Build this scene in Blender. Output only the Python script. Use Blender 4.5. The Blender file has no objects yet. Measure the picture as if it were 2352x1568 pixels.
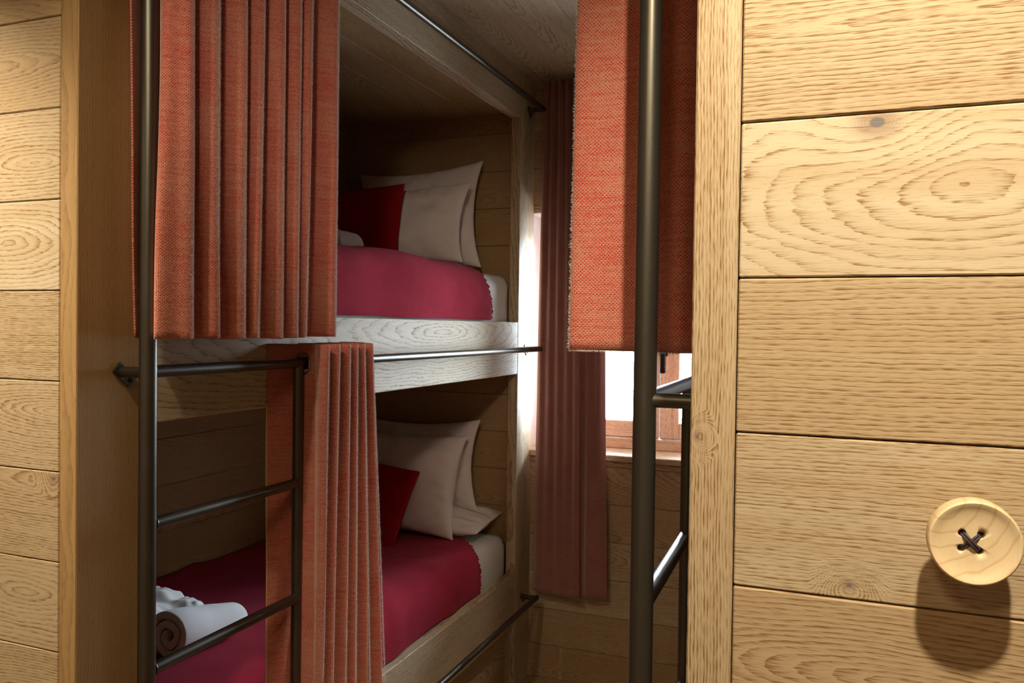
import bpy, math, random
from mathutils import Vector, Matrix, noise as mnoise

# ------------------------------------------------------------------ camera, world, lights
# Built relative to the camera height: z = 0 is eye level in the numbers below, H lifts all to floor = 0
H = 1.63
scene = bpy.context.scene
COL = scene.collection
rnd = random.Random(7)

yaw, pitch, roll = 0.374841289, -0.0171619265, 0.01333336
F_PX = 1865.26
cy, sy = math.cos(yaw), math.sin(yaw)
Fv = Vector((-sy, cy, 0)); Rv = Vector((cy, sy, 0)); Uv = Vector((0, 0, 1))
F2 = Fv * math.cos(pitch) + Uv * math.sin(pitch)
U2 = Uv * math.cos(pitch) - Fv * math.sin(pitch)
R3 = Rv * math.cos(roll) + U2 * math.sin(roll)
U3 = U2 * math.cos(roll) - Rv * math.sin(roll)
cam_data = bpy.data.cameras.new('camera')
cam_data.sensor_width = 36.0
cam_data.lens = 36.0 * F_PX / 2352.0
cam_data.clip_start = 0.02
cam_data.dof.use_dof = True
cam_data.dof.focus_distance = 1.75
cam_data.dof.aperture_fstop = 26.0
cam = bpy.data.objects.new('camera', cam_data)
COL.objects.link(cam)
m = Matrix.Identity(4)
for i, a in enumerate((R3, U3, -F2)):
    m[0][i], m[1][i], m[2][i] = a
m[2][3] = H
cam.matrix_world = m
scene.camera = cam

vs = scene.view_settings
vs.view_transform = 'Standard'
vs.look = 'None'
vs.gamma = 1.0
vs.use_curve_mapping = False
vs.exposure = 0.0
scene.cycles.diffuse_bounces = 3
scene.cycles.max_bounces = 8

SKY = 62.0
world = bpy.data.worlds.new('world')
scene.world = world
world.use_nodes = True
bgn = world.node_tree.nodes['Background']
# overcast daylight outside: bright sky, dimmer ground below the horizon
wt = world.node_tree
tcn = wt.nodes.new('ShaderNodeTexCoord')
spn = wt.nodes.new('ShaderNodeSeparateXYZ')
mrn = wt.nodes.new('ShaderNodeMapRange'); mrn.interpolation_type = 'SMOOTHSTEP'
mrn.inputs[1].default_value = -0.30; mrn.inputs[2].default_value = 0.15
mxn = wt.nodes.new('ShaderNodeMix'); mxn.data_type = 'RGBA'
mxn.inputs[6].default_value = (0.42, 0.48, 0.55, 1)
mxn.inputs[7].default_value = (0.93, 1.08, 1.27, 1)
wt.links.new(tcn.outputs['Generated'], spn.inputs[0])
wt.links.new(spn.outputs[2], mrn.inputs[0])
wt.links.new(mrn.outputs[0], mxn.inputs[0])
# sky dimmed towards the right, added to cut sideways light through the window
azn = wt.nodes.new('ShaderNodeMath'); azn.operation = 'DIVIDE'
wt.links.new(spn.outputs[0], azn.inputs[0]); wt.links.new(spn.outputs[1], azn.inputs[1])
mr2 = wt.nodes.new('ShaderNodeMapRange'); mr2.interpolation_type = 'SMOOTHSTEP'
mr2.inputs[1].default_value = 0.85; mr2.inputs[2].default_value = 1.08
mr2.inputs[3].default_value = 1.0; mr2.inputs[4].default_value = 0.18
wt.links.new(azn.outputs[0], mr2.inputs[0])
mx3 = wt.nodes.new('ShaderNodeMix'); mx3.data_type = 'RGBA'
mx3.inputs[6].default_value = (0, 0, 0, 1)
wt.links.new(mr2.outputs[0], mx3.inputs[0]); wt.links.new(mxn.outputs[2], mx3.inputs[7])
wt.links.new(mx3.outputs[2], bgn.inputs[0])
bgn.inputs[1].default_value = SKY


def area_portal(loc, sx, sz):
    d = bpy.data.lights.new('window_portal', 'AREA')
    d.shape = 'RECTANGLE'; d.size = sx; d.size_y = sz
    d.cycles.is_portal = True
    o = bpy.data.objects.new('window_portal', d)
    COL.objects.link(o)
    o.location = loc
    o.rotation_euler = (math.radians(-90), 0, 0)   # faces into the room (-Y)
    return o


area_portal((-0.745, 4.17, H - 0.03), 1.2, 1.16)


def spot(name, loc, target, power, size, blend, col, rad):
    d = bpy.data.lights.new(name, 'SPOT')
    d.energy = power; d.spot_size = math.radians(size); d.spot_blend = blend
    d.color = col; d.shadow_soft_size = rad
    o = bpy.data.objects.new(name, d)
    COL.objects.link(o)
    o.location = (loc[0], loc[1], loc[2] + H)
    v = Vector(target) - Vector(loc)
    o.rotation_euler = v.to_track_quat('-Z', 'Y').to_euler()
    return o


WARM = (1.0, 0.86, 0.62)
spot('ceiling_or_fill_spot', (0.15, 0.14, 1.10), (0.16, 0.927, 0.22), 142, 70, 0.9, WARM, 0.035)
spot('ceiling_or_fill_spot', (-1.02, 0.28, 1.10), (-1.12, 1.50, -0.80), 42, 78, 1.0, WARM, 0.035)
spot('ceiling_or_fill_spot', (-1.98, 0.30, 1.10), (-1.72, 1.104, -0.10), 150, 62, 0.9, WARM, 0.03)

spot('ceiling_or_fill_spot', (-0.12, -0.50, 1.08), (-1.62, 3.10, 0.10), 76, 26, 1.0, (1.0, 0.84, 0.66), 0.10)  # unseen fill spot, added to brighten the pillows inside the berths
d = bpy.data.lights.new('ceiling_lamp', 'AREA')      # softer lamp on the ceiling of the room behind the camera
d.shape = 'DISK'; d.size = 0.45; d.energy = 15; d.color = (1.0, 0.73, 0.42)
o = bpy.data.objects.new('ceiling_lamp', d)
COL.objects.link(o)
o.location = (-0.35, -1.0, H + 1.10)

# ------------------------------------------------------------------ node helpers


class NT:
    def __init__(self, name):
        self.mat = bpy.data.materials.new(name)
        self.mat.use_nodes = True
        self.t = self.mat.node_tree
        self.t.nodes.clear()

    def n(self, kind, **props):
        nd = self.t.nodes.new(kind)
        for k, v in props.items():
            setattr(nd, k, v)
        return nd

    def put(self, sock, v):
        if isinstance(v, bpy.types.NodeSocket):
            self.t.links.new(v, sock)
        elif v is not None:
            if isinstance(v, (tuple, list)) and len(v) == 3 and sock.type == 'RGBA':
                v = (*v, 1)
            sock.default_value = v

    def math(self, op, a, b=None, c=None, clamp=False):
        nd = self.n('ShaderNodeMath', operation=op, use_clamp=clamp)
        self.put(nd.inputs[0], a); self.put(nd.inputs[1], b)
        if c is not None:
            self.put(nd.inputs[2], c)
        return nd.outputs[0]

    def vmath(self, op, a, b=None):
        nd = self.n('ShaderNodeVectorMath', operation=op)
        self.put(nd.inputs[0], a)
        if b is not None:
            self.put(nd.inputs[1], b)
        return nd.outputs['Value'] if op in ('LENGTH', 'DISTANCE', 'DOT_PRODUCT') else nd.outputs['Vector']

    def comb(self, x, y, z):
        nd = self.n('ShaderNodeCombineXYZ')
        for s, v in zip(nd.inputs, (x, y, z)):
            self.put(s, v)
        return nd.outputs[0]

    def sep(self, v):
        nd = self.n('ShaderNodeSeparateXYZ')
        self.put(nd.inputs[0], v)
        return nd.outputs

    def attr(self, name):
        return self.n('ShaderNodeAttribute', attribute_name=name).outputs['Vector']

    def noise(self, vec, scale=1.0, detail=2.0, rough=0.5):
        nd = self.n('ShaderNodeTexNoise')
        self.put(nd.inputs['Vector'], vec)
        nd.inputs['Scale'].default_value = scale
        nd.inputs['Detail'].default_value = detail
        nd.inputs['Roughness'].default_value = rough
        return nd.outputs['Fac']

    def smooth(self, v, a, b, c=0.0, d=1.0):
        nd = self.n('ShaderNodeMapRange', interpolation_type='SMOOTHSTEP')
        self.put(nd.inputs[0], v)
        for s, x in zip(nd.inputs[1:5], (a, b, c, d)):
            self.put(s, x)
        return nd.outputs[0]

    def lin(self, v, a, b, c=0.0, d=1.0):
        nd = self.n('ShaderNodeMapRange')
        self.put(nd.inputs[0], v)
        for s, x in zip(nd.inputs[1:5], (a, b, c, d)):
            self.put(s, x)
        return nd.outputs[0]

    def mix(self, f, a, b, blend='MIX'):
        nd = self.n('ShaderNodeMix', data_type='RGBA', blend_type=blend)
        self.put(nd.inputs[0], f); self.put(nd.inputs[6], a); self.put(nd.inputs[7], b)
        return nd.outputs[2]

    def bump(self, h, strength, dist):
        nd = self.n('ShaderNodeBump')
        nd.inputs['Strength'].default_value = strength
        nd.inputs['Distance'].default_value = dist
        self.put(nd.inputs['Height'], h)
        return nd.outputs[0]

    def bsdf(self, **kw):
        nd = self.n('ShaderNodeBsdfPrincipled')
        for k, v in kw.items():
            self.put(nd.inputs[k.replace('_', ' ')], v)
        return nd.outputs[0]

    def out(self, s):
        self.t.links.new(s, self.n('ShaderNodeOutputMaterial').inputs[0])
        return self.mat


# ------------------------------------------------------------------ materials
def make_oak():
    """Plank oak. gco = (along, across - pith, depth to pith); gid = (seed, tone, ring period in mm); knot = offset to knot."""
    t = NT('oak')
    u, b, c = t.sep(t.attr('gco'))
    seed, tone, per = t.sep(t.attr('gid'))
    kx, ky, wo = t.sep(t.attr('knot'))
    bn = t.math('ADD', b, t.math('MULTIPLY', wo, 0.9))
    s10 = t.math('MULTIPLY', seed, 13.7)
    r = t.vmath('LENGTH', t.comb(0.0, b, c))
    period = t.math('MULTIPLY', per, 0.001)
    n1 = t.noise(t.comb(t.math('MULTIPLY', u, 4.5), t.math('MULTIPLY', bn, 15.0), s10), 1.0, 3.0, 0.5)
    n2 = t.noise(t.comb(t.math('MULTIPLY', u, 11.0), t.math('MULTIPLY', bn, 270.0), s10), 1.0, 3.0, 0.6)
    n3 = t.noise(t.comb(t.math('MULTIPLY', u, 60.0), t.math('MULTIPLY', bn, 900.0), s10), 1.0, 1.0, 0.5)
    n4 = t.noise(t.comb(t.math('MULTIPLY', u, 3.0), t.math('MULTIPLY', bn, 30.0), s10), 1.0, 3.0, 0.6)
    kd = t.vmath('LENGTH', t.comb(t.math('MULTIPLY', kx, 0.75), ky, 0.0))
    kpull = t.smooth(kd, 0.0, 0.085, 1.0, 0.0)
    # ring field: distance to the pith, wandering, and pulled round the knot
    r = t.math('ADD', r, t.math('MULTIPLY', t.math('SUBTRACT', n1, 0.5), t.math('MULTIPLY', period, 3.2)))
    r = t.math('ADD', r, t.math('MULTIPLY', t.math('SUBTRACT', n2, 0.5), t.math('MULTIPLY', period, 0.62)))
    r = t.math('ADD', r, t.math('MULTIPLY', kpull, 0.042))
    ph = t.math('FRACT', t.math('DIVIDE', r, period))
    rise = t.math('POWER', ph, t.math('MULTIPLY', per, 0.40))
    fall = t.smooth(ph, 0.94, 1.0, 1.0, 0.0)
    wn = t.n('ShaderNodeTexWhiteNoise', noise_dimensions='2D')
    t.put(wn.inputs['Vector'], t.comb(t.math('FLOOR', t.math('DIVIDE', r, period)), s10, 0.0))
    ring = t.math('MULTIPLY', t.math('MULTIPLY', rise, fall), t.math('ADD', 0.45, t.math('MULTIPLY', wn.outputs['Value'], 0.85)))
    streak = t.smooth(n3, 0.36, 0.66)
    ringd = t.math('MULTIPLY', ring, t.math('ADD', 0.30, t.math('MULTIPLY', streak, 1.25)), clamp=True)
    pores = t.math('MULTIPLY', t.smooth(n3, 0.56, 0.72), 0.26)
    dark = t.math('MULTIPLY', t.math('ADD', ringd, pores, clamp=True), t.lin(tone, 0.4, 1.0, 1.0, 0.5))
    light = t.mix(tone, (0.62, 0.52, 0.37), (0.42, 0.255, 0.105))
    light = t.mix(t.smooth(n4, 0.35, 0.75, 0.0, 0.45), light, (0.47, 0.32, 0.17))
    deep = t.mix(tone, (0.28, 0.155, 0.055), (0.18, 0.085, 0.028))
    col = t.mix(dark, light, deep)
    # knot heart and halo
    halo = t.smooth(kd, 0.006, 0.026, 0.5, 0.0)
    col = t.mix(halo, col, (0.30, 0.19, 0.13))
    kring = t.math('FRACT', t.math('MULTIPLY', kd, 420.0))
    col = t.mix(t.math('MULTIPLY', halo, t.math('MULTIPLY', kring, 0.6)), col, (0.16, 0.085, 0.05))
    heart = t.smooth(kd, 0.0045, 0.0065, 0.9, 0.0)
    col = t.mix(heart, col, (0.17, 0.15, 0.16))
    h = t.math('SUBTRACT', 1.0, dark)
    rough = t.lin(dark, 0, 1, 0.52, 0.7)
    return t.out(t.bsdf(Base_Color=col, Roughness=rough, Normal=t.bump(h, 0.35, 0.0006),
                        Specular_IOR_Level=0.22))


def make_metal(name, col, rough, spec=0.5):
    t = NT(name)
    g = t.n('ShaderNodeTexCoord').outputs['Object']
    nz = t.noise(g, 900.0, 2.0)
    c2 = tuple(x * 1.2 for x in col)
    return t.out(t.bsdf(Base_Color=t.mix(nz, col, c2), Metallic=0.85,
                        Roughness=t.lin(nz, 0.3, 0.7, rough - 0.05, rough + 0.06),
                        Normal=t.bump(nz, 0.02, 0.0003), Specular_IOR_Level=spec))


def make_weave(name, pu, pv, tan, red, transl):
    """Basket-woven wool: red floats on a tan ground, uneven yarns, a fuzzy nap. fab = (along, down, 0) in metres."""
    t = NT(name)
    u, v, _ = t.sep(t.attr('fab'))
    wob = t.noise(t.comb(t.math('MULTIPLY', u, 60.0), t.math('MULTIPLY', v, 60.0), 0.0), 1.0, 2.0)
    wob = t.math('MULTIPLY', t.math('SUBTRACT', wob, 0.5), 0.0035)
    uu = t.math('ADD', u, wob)
    vv = t.math('ADD', v, wob)
    a = t.math('SINE', t.math('MULTIPLY', uu, 2 * math.pi / pu))
    b = t.math('SINE', t.math('MULTIPLY', vv, 2 * math.pi / pv))
    chk = t.math('MULTIPLY', a, b)
    slub = t.noise(t.comb(t.math('MULTIPLY', u, 14.0), t.math('MULTIPLY', v, 190.0), 3.0), 1.0, 2.0)
    patch = t.noise(t.comb(t.math('MULTIPLY', u, 9.0), t.math('MULTIPLY', v, 9.0), 5.0), 1.0, 3.0)
    fine = t.noise(t.comb(t.math('MULTIPLY', u, 620.0), t.math('MULTIPLY', v, 620.0), 1.0), 1.0, 2.0)
    val = t.math('ADD', chk, t.math('MULTIPLY', t.math('SUBTRACT', slub, 0.5), 1.7))
    val = t.math('ADD', val, t.math('MULTIPLY', t.math('SUBTRACT', patch, 0.5), 1.3))
    wn = t.n('ShaderNodeTexWhiteNoise', noise_dimensions='2D')
    t.put(wn.inputs['Vector'], t.comb(t.math('FLOOR', t.math('DIVIDE', uu, pu * 0.5)), t.math('FLOOR', t.math('DIVIDE', vv, pv * 0.5)), 0.0))
    val = t.math('ADD', val, t.math('MULTIPLY', t.math('SUBTRACT', wn.outputs['Value'], 0.5), 0.55))
    f = t.smooth(val, -0.10, 0.42)
    col = t.mix(f, tan, red)
    col = t.mix(t.smooth(fine, 0.35, 0.75, 0.0, 0.5), col, tuple(min(1, x * 1.35 + 0.03) for x in tan))
    hgt = t.math('ADD', t.math('MULTIPLY', t.math('ABSOLUTE', chk), 0.7), t.math('MULTIPLY', fine, 0.6))
    bmp = t.bump(hgt, 0.7, 0.0014)
    p = t.bsdf(Base_Color=col, Roughness=0.95, Normal=bmp, Specular_IOR_Level=0.1,
               Sheen_Weight=0.9, Sheen_Roughness=0.35, Sheen_Tint=(0.95, 0.88, 0.84))
    tr = t.n('ShaderNodeBsdfTranslucent')
    t.put(tr.inputs[0], col)
    mx = t.n('ShaderNodeMixShader')
    mx.inputs[0].default_value = transl
    t.t.links.new(p, mx.inputs[1]); t.t.links.new(tr.outputs[0], mx.inputs[2])
    return t.out(mx.outputs[0])


def make_knit(name, base, spec):
    """Blanket: twill with pale flecks between dark red yarns."""
    t = NT(name)
    u, v, _ = t.sep(t.attr('fab'))
    a = t.math('SINE', t.math('MULTIPLY', t.math('ADD', u, t.math('MULTIPLY', v, 0.55)), 2 * math.pi / 0.0062))
    b = t.math('SINE', t.math('MULTIPLY', t.math('SUBTRACT', v, t.math('MULTIPLY', u, 0.2)), 2 * math.pi / 0.0052))
    chk = t.math('MULTIPLY', a, b)
    nz = t.noise(t.comb(t.math('MULTIPLY', u, 7.0), t.math('MULTIPLY', v, 7.0), 0.0), 1.0, 3.0)
    fz = t.noise(t.comb(t.math('MULTIPLY', u, 500.0), t.math('MULTIPLY', v, 500.0), 0.0), 1.0, 2.0)
    f = t.smooth(t.math('ADD', chk, t.math('MULTIPLY', t.math('SUBTRACT', fz, 0.5), 1.2)), 0.25, 0.9)
    col = t.mix(t.math('MULTIPLY', f, 0.55), base, spec)
    col = t.mix(t.smooth(nz, 0.3, 0.7, 0.0, 0.35), col, tuple(x * 0.7 for x in base))
    return t.out(t.bsdf(Base_Color=col, Roughness=0.95, Specular_IOR_Level=0.08,
                        Normal=t.bump(t.math('ADD', chk, fz), 0.45, 0.0012),
                        Sheen_Weight=0.08, Sheen_Roughness=0.5, Sheen_Tint=(0.9, 0.5, 0.6)))


def make_cloth(name, col, scale, strength, sheen=0.1, rough=0.85, dist=0.001):
    t = NT(name)
    g = t.n('ShaderNodeTexCoord').outputs['Object']
    nz = t.noise(g, scale, 3.0)
    big = t.noise(g, 7.0, 3.0)
    c = t.mix(t.lin(big, 0.3, 0.7, 0.0, 0.25), col, tuple(x * 0.86 for x in col))
    return t.out(t.bsdf(Base_Color=c, Roughness=rough, Specular_IOR_Level=0.15,
                        Normal=t.bump(nz, strength, dist), Sheen_Weight=sheen))


def make_maple():
    t = NT('maple')
    g = t.n('ShaderNodeTexCoord').outputs['Object']
    x, y, z = t.sep(g)
    n1 = t.noise(t.comb(t.math('MULTIPLY', x, 28.0), 0.0, t.math('MULTIPLY', z, 16.0)), 1.0, 2.0)
    r = t.math('ADD', t.vmath('LENGTH', t.comb(t.math('ADD', x, 0.03), 0.0, t.math('MULTIPLY', t.math('SUBTRACT', z, 0.055), 0.8))),
               t.math('MULTIPLY', n1, 0.022))
    ph = t.math('FRACT', t.math('DIVIDE', r, 0.0125))
    ring = t.math('MULTIPLY', t.smooth(ph, 0.72, 0.9), t.smooth(ph, 0.9, 1.0, 1.0, 0.0))
    fine = t.noise(t.comb(t.math('MULTIPLY', x, 300.0), t.math('MULTIPLY', y, 100.0), t.math('MULTIPLY', z, 60.0)), 1.0, 2.0)
    c = t.mix(t.math('MULTIPLY', ring, 0.5), (0.80, 0.63, 0.40), (0.56, 0.33, 0.14))
    c = t.mix(t.lin(fine, 0.3, 0.7, 0.0, 0.2), c, (0.70, 0.51, 0.28))
    return t.out(t.bsdf(Base_Color=c, Roughness=0.42, Specular_IOR_Level=0.4))


def make_plain(name, col, rough, metallic=0.0):
    t = NT(name)
    g = t.n('ShaderNodeTexCoord').outputs['Object']
    nz = t.noise(g, 400.0, 2.0)
    return t.out(t.bsdf(Base_Color=t.mix(t.lin(nz, 0.3, 0.7, 0, 0.4), col, tuple(x * 0.6 for x in col)),
                        Roughness=rough, Metallic=metallic))


def make_glass():
    t = NT('window_glass')
    tr = t.n('ShaderNodeBsdfTransparent')
    tr.inputs[0].default_value = (0.97, 0.99, 0.985, 1)
    gl = t.n('ShaderNodeBsdfGlossy')
    gl.inputs['Roughness'].default_value = 0.02
    fr = t.n('ShaderNodeFresnel')
    fr.inputs[0].default_value = 1.45
    mx = t.n('ShaderNodeMixShader')
    t.t.links.new(fr.outputs[0], mx.inputs[0])
    t.t.links.new(tr.outputs[0], mx.inputs[1]); t.t.links.new(gl.outputs[0], mx.inputs[2])
    return t.out(mx.outputs[0])


OAK = make_oak()
STEEL = make_metal('dark_bronze_steel', (0.115, 0.105, 0.085), 0.36)
EYELET = make_metal('aged_brass', (0.36, 0.21, 0.11), 0.3)
IRON = make_metal('black_iron', (0.02, 0.02, 0.02), 0.4)
WEAVE = make_weave('curtain_weave', 0.0058, 0.0056, (0.60, 0.262, 0.175), (0.51, 0.024, 0.028), 0.04)
TWILL = make_weave('window_curtain_twill', 0.0044, 0.0030, (0.45, 0.22, 0.18), (0.35, 0.085, 0.085), 0.05)
KNIT = make_knit('blanket_wool', (0.37, 0.007, 0.030), (0.66, 0.20, 0.25))
REDCLOTH = make_cloth('red_felt', (0.33, 0.004, 0.010), 500, 0.3, 0.0, 0.95)
REDFRINGE = make_cloth('red_yarn', (0.40, 0.008, 0.025), 900, 0.6, 0.1, 0.95)
LINEN = make_cloth('white_cotton', (0.86, 0.77, 0.73), 22, 0.35, 0.05, 0.8, 0.006)
SHEET = make_cloth('white_sheet', (0.76, 0.74, 0.70), 60, 0.15, 0.05, 0.8)
TERRY = make_cloth('white_terry', (0.88, 0.85, 0.82), 900, 0.5, 0.1, 0.95, 0.0012)
HEM = make_cloth('pale_lining', (0.62, 0.47, 0.20), 300, 0.3)
def make_fuzz():
    t = NT('wool_fibre')
    a = t.n('ShaderNodeBsdfDiffuse'); a.inputs[0].default_value = (0.82, 0.76, 0.70, 1)
    b = t.n('ShaderNodeBsdfTranslucent'); b.inputs[0].default_value = (0.85, 0.80, 0.75, 1)
    mx = t.n('ShaderNodeMixShader'); mx.inputs[0].default_value = 0.5
    t.t.links.new(a.outputs[0], mx.inputs[1]); t.t.links.new(b.outputs[0], mx.inputs[2])
    return t.out(mx.outputs[0])


FUZZ = make_fuzz()
MAPLE = make_maple()
CORD = make_plain('waxed_thread', (0.055, 0.035, 0.045), 0.6)
GAP = make_plain('gap_shadow_wood', (0.05, 0.028, 0.012), 0.8)
PLASTER = make_cloth('white_plaster', (0.82, 0.81, 0.78), 30, 0.2, 0.0, 0.9)
GLASS = make_glass()


# ------------------------------------------------------------------ mesh builder
class MB:
    def __init__(self):
        self.v = []; self.f = []; self.g = []; self.i = []; self.k = []; self.fab = []

    def add(self, verts, faces, g=None, gid=None, knot=None, fab=None):
        o = len(self.v)
        n = len(verts)
        self.v += [tuple(x) for x in verts]
        self.f += [tuple(a + o for a in f) for f in faces]
        self.g += g or [(0, 0, 0.2)] * n
        self.i += gid or [(0.5, 0.5, 6.0)] * n
        self.k += knot or [(9, 9, 0)] * n
        self.fab += fab or [(0, 0, 0)] * n
        return o

    def build(self, name, mat, parent=None, smooth=True, angle=32, solid=0.0, subd=0, mats=None):
        base = Vector((0, 0, 0))
        if parent is None:
            xs = [p[0] for p in self.v]; ys = [p[1] for p in self.v]; zs = [p[2] for p in self.v]
            base = Vector(((min(xs) + max(xs)) / 2, (min(ys) + max(ys)) / 2, min(zs) + H))
        else:
            q = parent
            while q is not None:
                base += q.location
                q = q.parent
        me = bpy.data.meshes.new(name)
        me.from_pydata([(p[0] - base.x, p[1] - base.y, p[2] + H - base.z) for p in self.v], [], self.f)
        for nm, data in (('gco', self.g), ('gid', self.i), ('knot', self.k), ('fab', self.fab)):
            a = me.attributes.new(nm, 'FLOAT_VECTOR', 'POINT')
            a.data.foreach_set('vector', [c for p in data for c in p])
        me.materials.append(mat)
        me.update()
        if smooth:
            me.polygons.foreach_set('use_smooth', [True] * len(me.polygons))
            me.set_sharp_from_angle(angle=math.radians(angle))
        o = bpy.data.objects.new(name, me)
        COL.objects.link(o)
        if parent is None:
            o.location = base
        else:
            o.parent = parent
        if solid:
            md = o.modifiers.new('thickness', 'SOLIDIFY')
            md.thickness = solid; md.offset = 0
        if subd:
            md = o.modifiers.new('subdivision', 'SUBSURF')
            md.levels = subd; md.render_levels = subd
        return o


def tag(o, label=None, cat=None, group=None, kind=None):
    if label: o['label'] = label
    if cat: o['category'] = cat
    if group: o['group'] = group
    if kind: o['kind'] = kind
    return o


def thing(name, loc, label, cat, group=None):
    o = bpy.data.objects.new(name, None)
    o.empty_display_size = 0.05
    o.location = (loc[0], loc[1], loc[2] + H)
    COL.objects.link(o)
    return tag(o, label, cat, group)


def chamfer_box(lo, hi, b):
    """24 vertices, chamfered edges and corners."""
    b = min(b, *(0.45 * (hi[k] - lo[k]) for k in range(3)))
    verts = []; idx = {}
    for cx in (0, 1):
        for cyy in (0, 1):
            for cz in (0, 1):
                c = (cx, cyy, cz)
                p = [hi[k] if c[k] else lo[k] for k in range(3)]
                for ax in range(3):      # vertex lying on the face normal to ax
                    q = list(p)
                    for k in range(3):
                        if k != ax:
                            q[k] += -b if c[k] else b
                    idx[(c, ax)] = len(verts)
                    verts.append(tuple(q))
    faces = []
    for ax in range(3):
        o1, o2 = [k for k in range(3) if k != ax]
        for s in (0, 1):
            ring = []
            for (i, j) in ((0, 0), (1, 0), (1, 1), (0, 1)):
                c = [0, 0, 0]; c[ax] = s; c[o1] = i; c[o2] = j
                ring.append(idx[(tuple(c), ax)])
            faces.append(ring)
        for i in (0, 1):
            for j in (0, 1):
                c0 = [0, 0, 0]; c0[o1] = i; c0[o2] = j; c1 = list(c0); c1[ax] = 1
                c0 = tuple(c0); c1 = tuple(c1)
                faces.append([idx[(c0, o1)], idx[(c1, o1)], idx[(c1, o2)], idx[(c0, o2)]])
    for cx in (0, 1):
        for cyy in (0, 1):
            for cz in (0, 1):
                c = (cx, cyy, cz)
                faces.append([idx[(c, 0)], idx[(c, 1)], idx[(c, 2)]])
    # orient outward from centre
    ctr = Vector([(lo[k] + hi[k]) / 2 for k in range(3)])
    out = []
    for f in faces:
        ps = [Vector(verts[q]) for q in f]
        nrm = (ps[1] - ps[0]).cross(ps[2] - ps[0])
        mid = sum(ps, Vector()) / len(ps)
        out.append(f if nrm.dot(mid - ctr) > 0 else f[::-1])
    return verts, out


def wood(mb, lo, hi, au, av, pith=None, period=6.0, tone=None, seed=None, knot=None, bevel=0.0012, ks=1.0):
    """A board: au = axis the grain runs along, av = axis across it on the face seen.
    pith = (u0, v0, d0, tilt): where the ring centre passes; knot = (u, v)."""
    aw = 3 - au - av
    verts, faces = chamfer_box(lo, hi, bevel)
    seed = rnd.random() if seed is None else seed
    tone = rnd.random() * 0.7 if tone is None else tone
    if pith is None:
        L = hi[au] - lo[au]; Wd = hi[av] - lo[av]
        pith = (lo[au] + L * rnd.uniform(0.0, 1.0), lo[av] + Wd * rnd.uniform(-0.3, 1.3),
                rnd.uniform(-0.01, 0.03), rnd.choice((-1, 1)) * rnd.uniform(0.04, 0.14))
    u0, v0, d0, tilt = pith
    w0 = (lo[aw] + hi[aw]) / 2
    g = [(p[au], p[av] - v0, d0 + tilt * (p[au] - u0) + (p[aw] - w0) * 0.6) for p in verts]
    gid = [(seed, tone, period)] * len(verts)
    kk = [((p[au] - knot[0]) * ks if knot else 9, (p[av] - knot[1]) * ks if knot else 9, p[aw] - w0) for p in verts]
    mb.add(verts, faces, g, gid, kk)


def frame_axes(p0, p1):
    d = (Vector(p1) - Vector(p0)).normalized()
    a = Vector((0, 0, 1)) if abs(d.z) < 0.9 else Vector((1, 0, 0))
    x = d.cross(a).normalized()
    return d, x, d.cross(x).normalized()


def tube(mb, p0, p1, r, seg=24, r1=None):
    d, x, y = frame_axes(p0, p1)
    r1 = r if r1 is None else r1
    vs_ = []; fs = []
    for p, rr in ((p0, r), (p1, r1)):
        for k in range(seg):
            a = 2 * math.pi * k / seg
            vs_.append(Vector(p) + (x * math.cos(a) + y * math.sin(a)) * rr)
    for k in range(seg):
        k2 = (k + 1) % seg
        fs.append((k, k2, seg + k2, seg + k))
    fs.append(tuple(range(seg))[::-1]); fs.append(tuple(range(seg, 2 * seg)))
    mb.add(vs_, fs)


def path_tube(mb, pts, r, seg=8, closed=False):
    n = len(pts); P = [Vector(p) for p in pts]
    vs_ = []; fs = []
    up = None
    for i in range(n):
        a = P[(i - 1) % n] if (closed or i > 0) else P[0]
        b = P[(i + 1) % n] if (closed or i < n - 1) else P[-1]
        d = (b - a).normalized()
        if up is None:
            up = Vector((0, 0, 1)) if abs(d.z) < 0.9 else Vector((1, 0, 0))
        x = d.cross(up)
        if x.length < 1e-5:
            x = d.cross(Vector((0.3, 1, 0.2)))
        x.normalize()
        y = x.cross(d).normalized()
        up = y
        rr = r(i) if callable(r) else r
        for k in range(seg):
            t = 2 * math.pi * k / seg
            vs_.append(P[i] + (x * math.cos(t) + y * math.sin(t)) * rr)
    for i in range(n if closed else n - 1):
        j = (i + 1) % n
        for k in range(seg):
            k2 = (k + 1) % seg
            fs.append((i * seg + k, i * seg + k2, j * seg + k2, j * seg + k))
    if not closed:
        fs.append(tuple(range(seg))[::-1]); fs.append(tuple(range((n - 1) * seg, n * seg)))
    mb.add(vs_, fs)


def catmull(pts, per):
    P = [Vector(p) for p in pts]
    out = []
    for i in range(len(P) - 1):
        p0 = P[max(i - 1, 0)]; p1 = P[i]; p2 = P[i + 1]; p3 = P[min(i + 2, len(P) - 1)]
        for k in range(per):
            t = k / per
            out.append(0.5 * ((2 * p1) + (p2 - p0) * t + (2 * p0 - 5 * p1 + 4 * p2 - p3) * t * t
                              + (3 * p1 - p0 - 3 * p2 + p3) * t * t * t))
    out.append(P[-1])
    return out


# ------------------------------------------------------------------ key positions
XL = -1.30          # front face of the left bunk
XR = -0.147         # front face of the right bunk
YL = 1.104          # face of the left plank wall
YRW = 0.927         # face of the right plank wall
YF = 3.565           # face of the far wall
FLOOR = -1.63
CEIL = 1.14
ROW = 0.1705

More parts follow.
